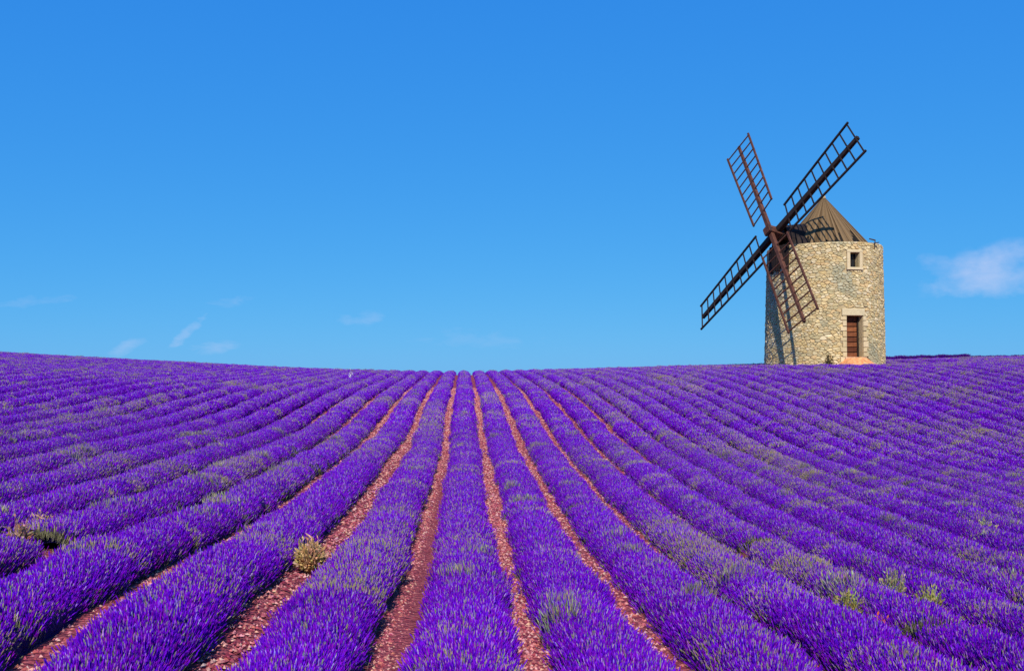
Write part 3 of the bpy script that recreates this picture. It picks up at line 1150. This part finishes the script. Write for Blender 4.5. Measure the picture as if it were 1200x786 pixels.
# ------------------------------------------------------------------ weeds and dry shrubs
def twig_tuft(name, loc, seed, n, half, high, tones, label, cat, leaf=0.02, lean=.5, group=None):
    r = random.Random(seed)
    root = empty(name, loc, label, cat, group)
    V, Fc, Cc, SV, SF, SC = [], [], [], [], [], []
    for s in range(n):
        a, cz = r.uniform(0, 6.283), r.random()
        sr = math.sqrt(1 - cz * cz)
        g = r.uniform(.6, 1.1)
        tip = Vector((half * g * sr * math.cos(a), half * g * sr * math.sin(a), .04 + high * g * (cz * .8 + .2)))
        base = Vector((tip.x * .18, tip.y * .18, 0))
        ax = (tip - base).normalized()
        side = ax.cross(Vector((r.gauss(0, 1), r.gauss(0, 1), .1))).normalized()
        tn = tuple(c * r.uniform(.75, 1.2) for c in r.choice(tones))
        k = len(SV)
        up = side.cross(ax)
        for p, w in ((base, .004), (tip, .002)):
            for i in range(3):
                SV.append(p + (side * math.cos(i * 2.094) + up * math.sin(i * 2.094)) * w)
                SC.append(tuple(c * .8 for c in tn))
        SF += [(k + i, k + (i + 1) % 3, k + 3 + (i + 1) % 3, k + 3 + i) for i in range(3)]
        for b in range(5):
            t = r.uniform(.35, 1.0)
            p = base.lerp(tip, t)
            dd = (ax + Vector((r.gauss(0, lean), r.gauss(0, lean), r.gauss(0, lean)))).normalized()
            w = dd.cross(Vector((r.gauss(0, 1), r.gauss(0, 1), r.gauss(0, 1)))).normalized() * leaf * .35
            L = leaf * r.uniform(1.2, 2.6)
            nn = w.cross(dd) * .4
            k = len(V)
            V += [p, p + dd * L * .5 + w, p + dd * L, p + dd * L * .5 - w, p + dd * L * .5 + nn]
            Cc += [tn] * 5
            Fc += [(k, k + 1, k + 4), (k + 1, k + 2, k + 4), (k + 2, k + 3, k + 4), (k + 3, k, k + 4), (k, k + 3, k + 2, k + 1)]
    tag(obj('stems', SV, SF, M['straw'], root, colors=SC), kind='stuff')
    tag(obj('leaves', V, Fc, M['straw'], root, colors=Cc), kind='stuff')
    return root


TAN = [(0.55, 0.34, 0.15), (0.66, 0.43, 0.20), (0.46, 0.28, 0.11), (0.60, 0.36, 0.22)]
y = 7.0
while VE - F_PX * (rel_height(-1.5, y)) / y > 671:       # down in the furrow between rows -2 and -1
    y += .02
p = Vector((row_xy(-2, y) + .52, y, ground_z(-1.48, y)))
twig_tuft('dry_shrub', p, 3, 420, .17, .30, TAN, 'dry tan shrub on the red soil between two lavender rows', 'shrub', leaf=.022)
for i, (u, v, hh, sd) in enumerate(((20, 628, .26, 11), (50, 612, .22, 12))):
    p = on_ground(u, v, .25)
    p.z += .12
    twig_tuft('dry_weed', p, sd, 45, .13, hh, [(0.42, 0.22, 0.16), (0.52, 0.32, 0.26), (0.28, 0.13, 0.09)],
              ('taller brown withered weed among lavender away from the windmill', 'brown withered weed among lavender, smaller one of a pair')[i], 'weed', leaf=.03, lean=.8)
OLIVE = [(0.34, 0.32, 0.10), (0.42, 0.38, 0.12), (0.26, 0.28, 0.09)]
spots = [(1150, 622, 'pale yellow-green grass tuft, largest on the slope below the windmill', OLIVE + [(0.56, 0.50, 0.20)], .30, .36, 240),
         (1196, 660, 'small yellow-green grass tuft next to the largest tuft', OLIVE, .16, .30, 110),
         (1047, 690, 'upright pale dry grass tuft between lavender rows', [(0.30, 0.30, 0.14), (0.40, 0.36, 0.18)], .15, .36, 100),
         (1088, 705, 'grey-green grass tuft beside a bare patch of soil', OLIVE, .16, .31, 110),
         (994, 706, 'green grass tuft standing before an orange-red weed', OLIVE, .14, .28, 90),
         (1033, 726, 'orange-red withered weed on bare soil between lavender', [(0.62, 0.16, 0.05), (0.50, 0.10, 0.06)], .14, .16, 90),
         (1140, 742, 'red withered weed low on bare soil among lavender', [(0.50, 0.06, 0.06), (0.42, 0.10, 0.05)], .12, .16, 70)]
for i, (u, v, lab, tn, hf, hi, n_) in enumerate(spots):
    p = on_ground(u, v + 6, .12)
    twig_tuft('grass_tuft' if i < 5 else 'withered_weed', p, 40 + i, n_, hf, hi, tn, lab, 'grass' if i < 5 else 'weed', leaf=.022, lean=.35)
# pale stalk on a row near the crest, dark weed at the foot of the tower
p = on_ground(411, 441, .3)
twig_tuft('pale_stalk', p, 60, 6, .12, .75, [(0.78, 0.74, 0.74)], 'single whitish dry stalk rising from a lavender row near the crest', 'weed', leaf=.05)
p = BASE + cyl(wall_at(972.5, 415)[0], .16, .35)
twig_tuft('wall_weed', Vector((p.x, p.y, BASE.z + .14)), 61, 30, .32, 1.0, [(0.05, 0.04, 0.02), (0.09, 0.07, 0.03)], 'small dark weed at the foot of the tower wall', 'weed', leaf=.08, lean=.7)
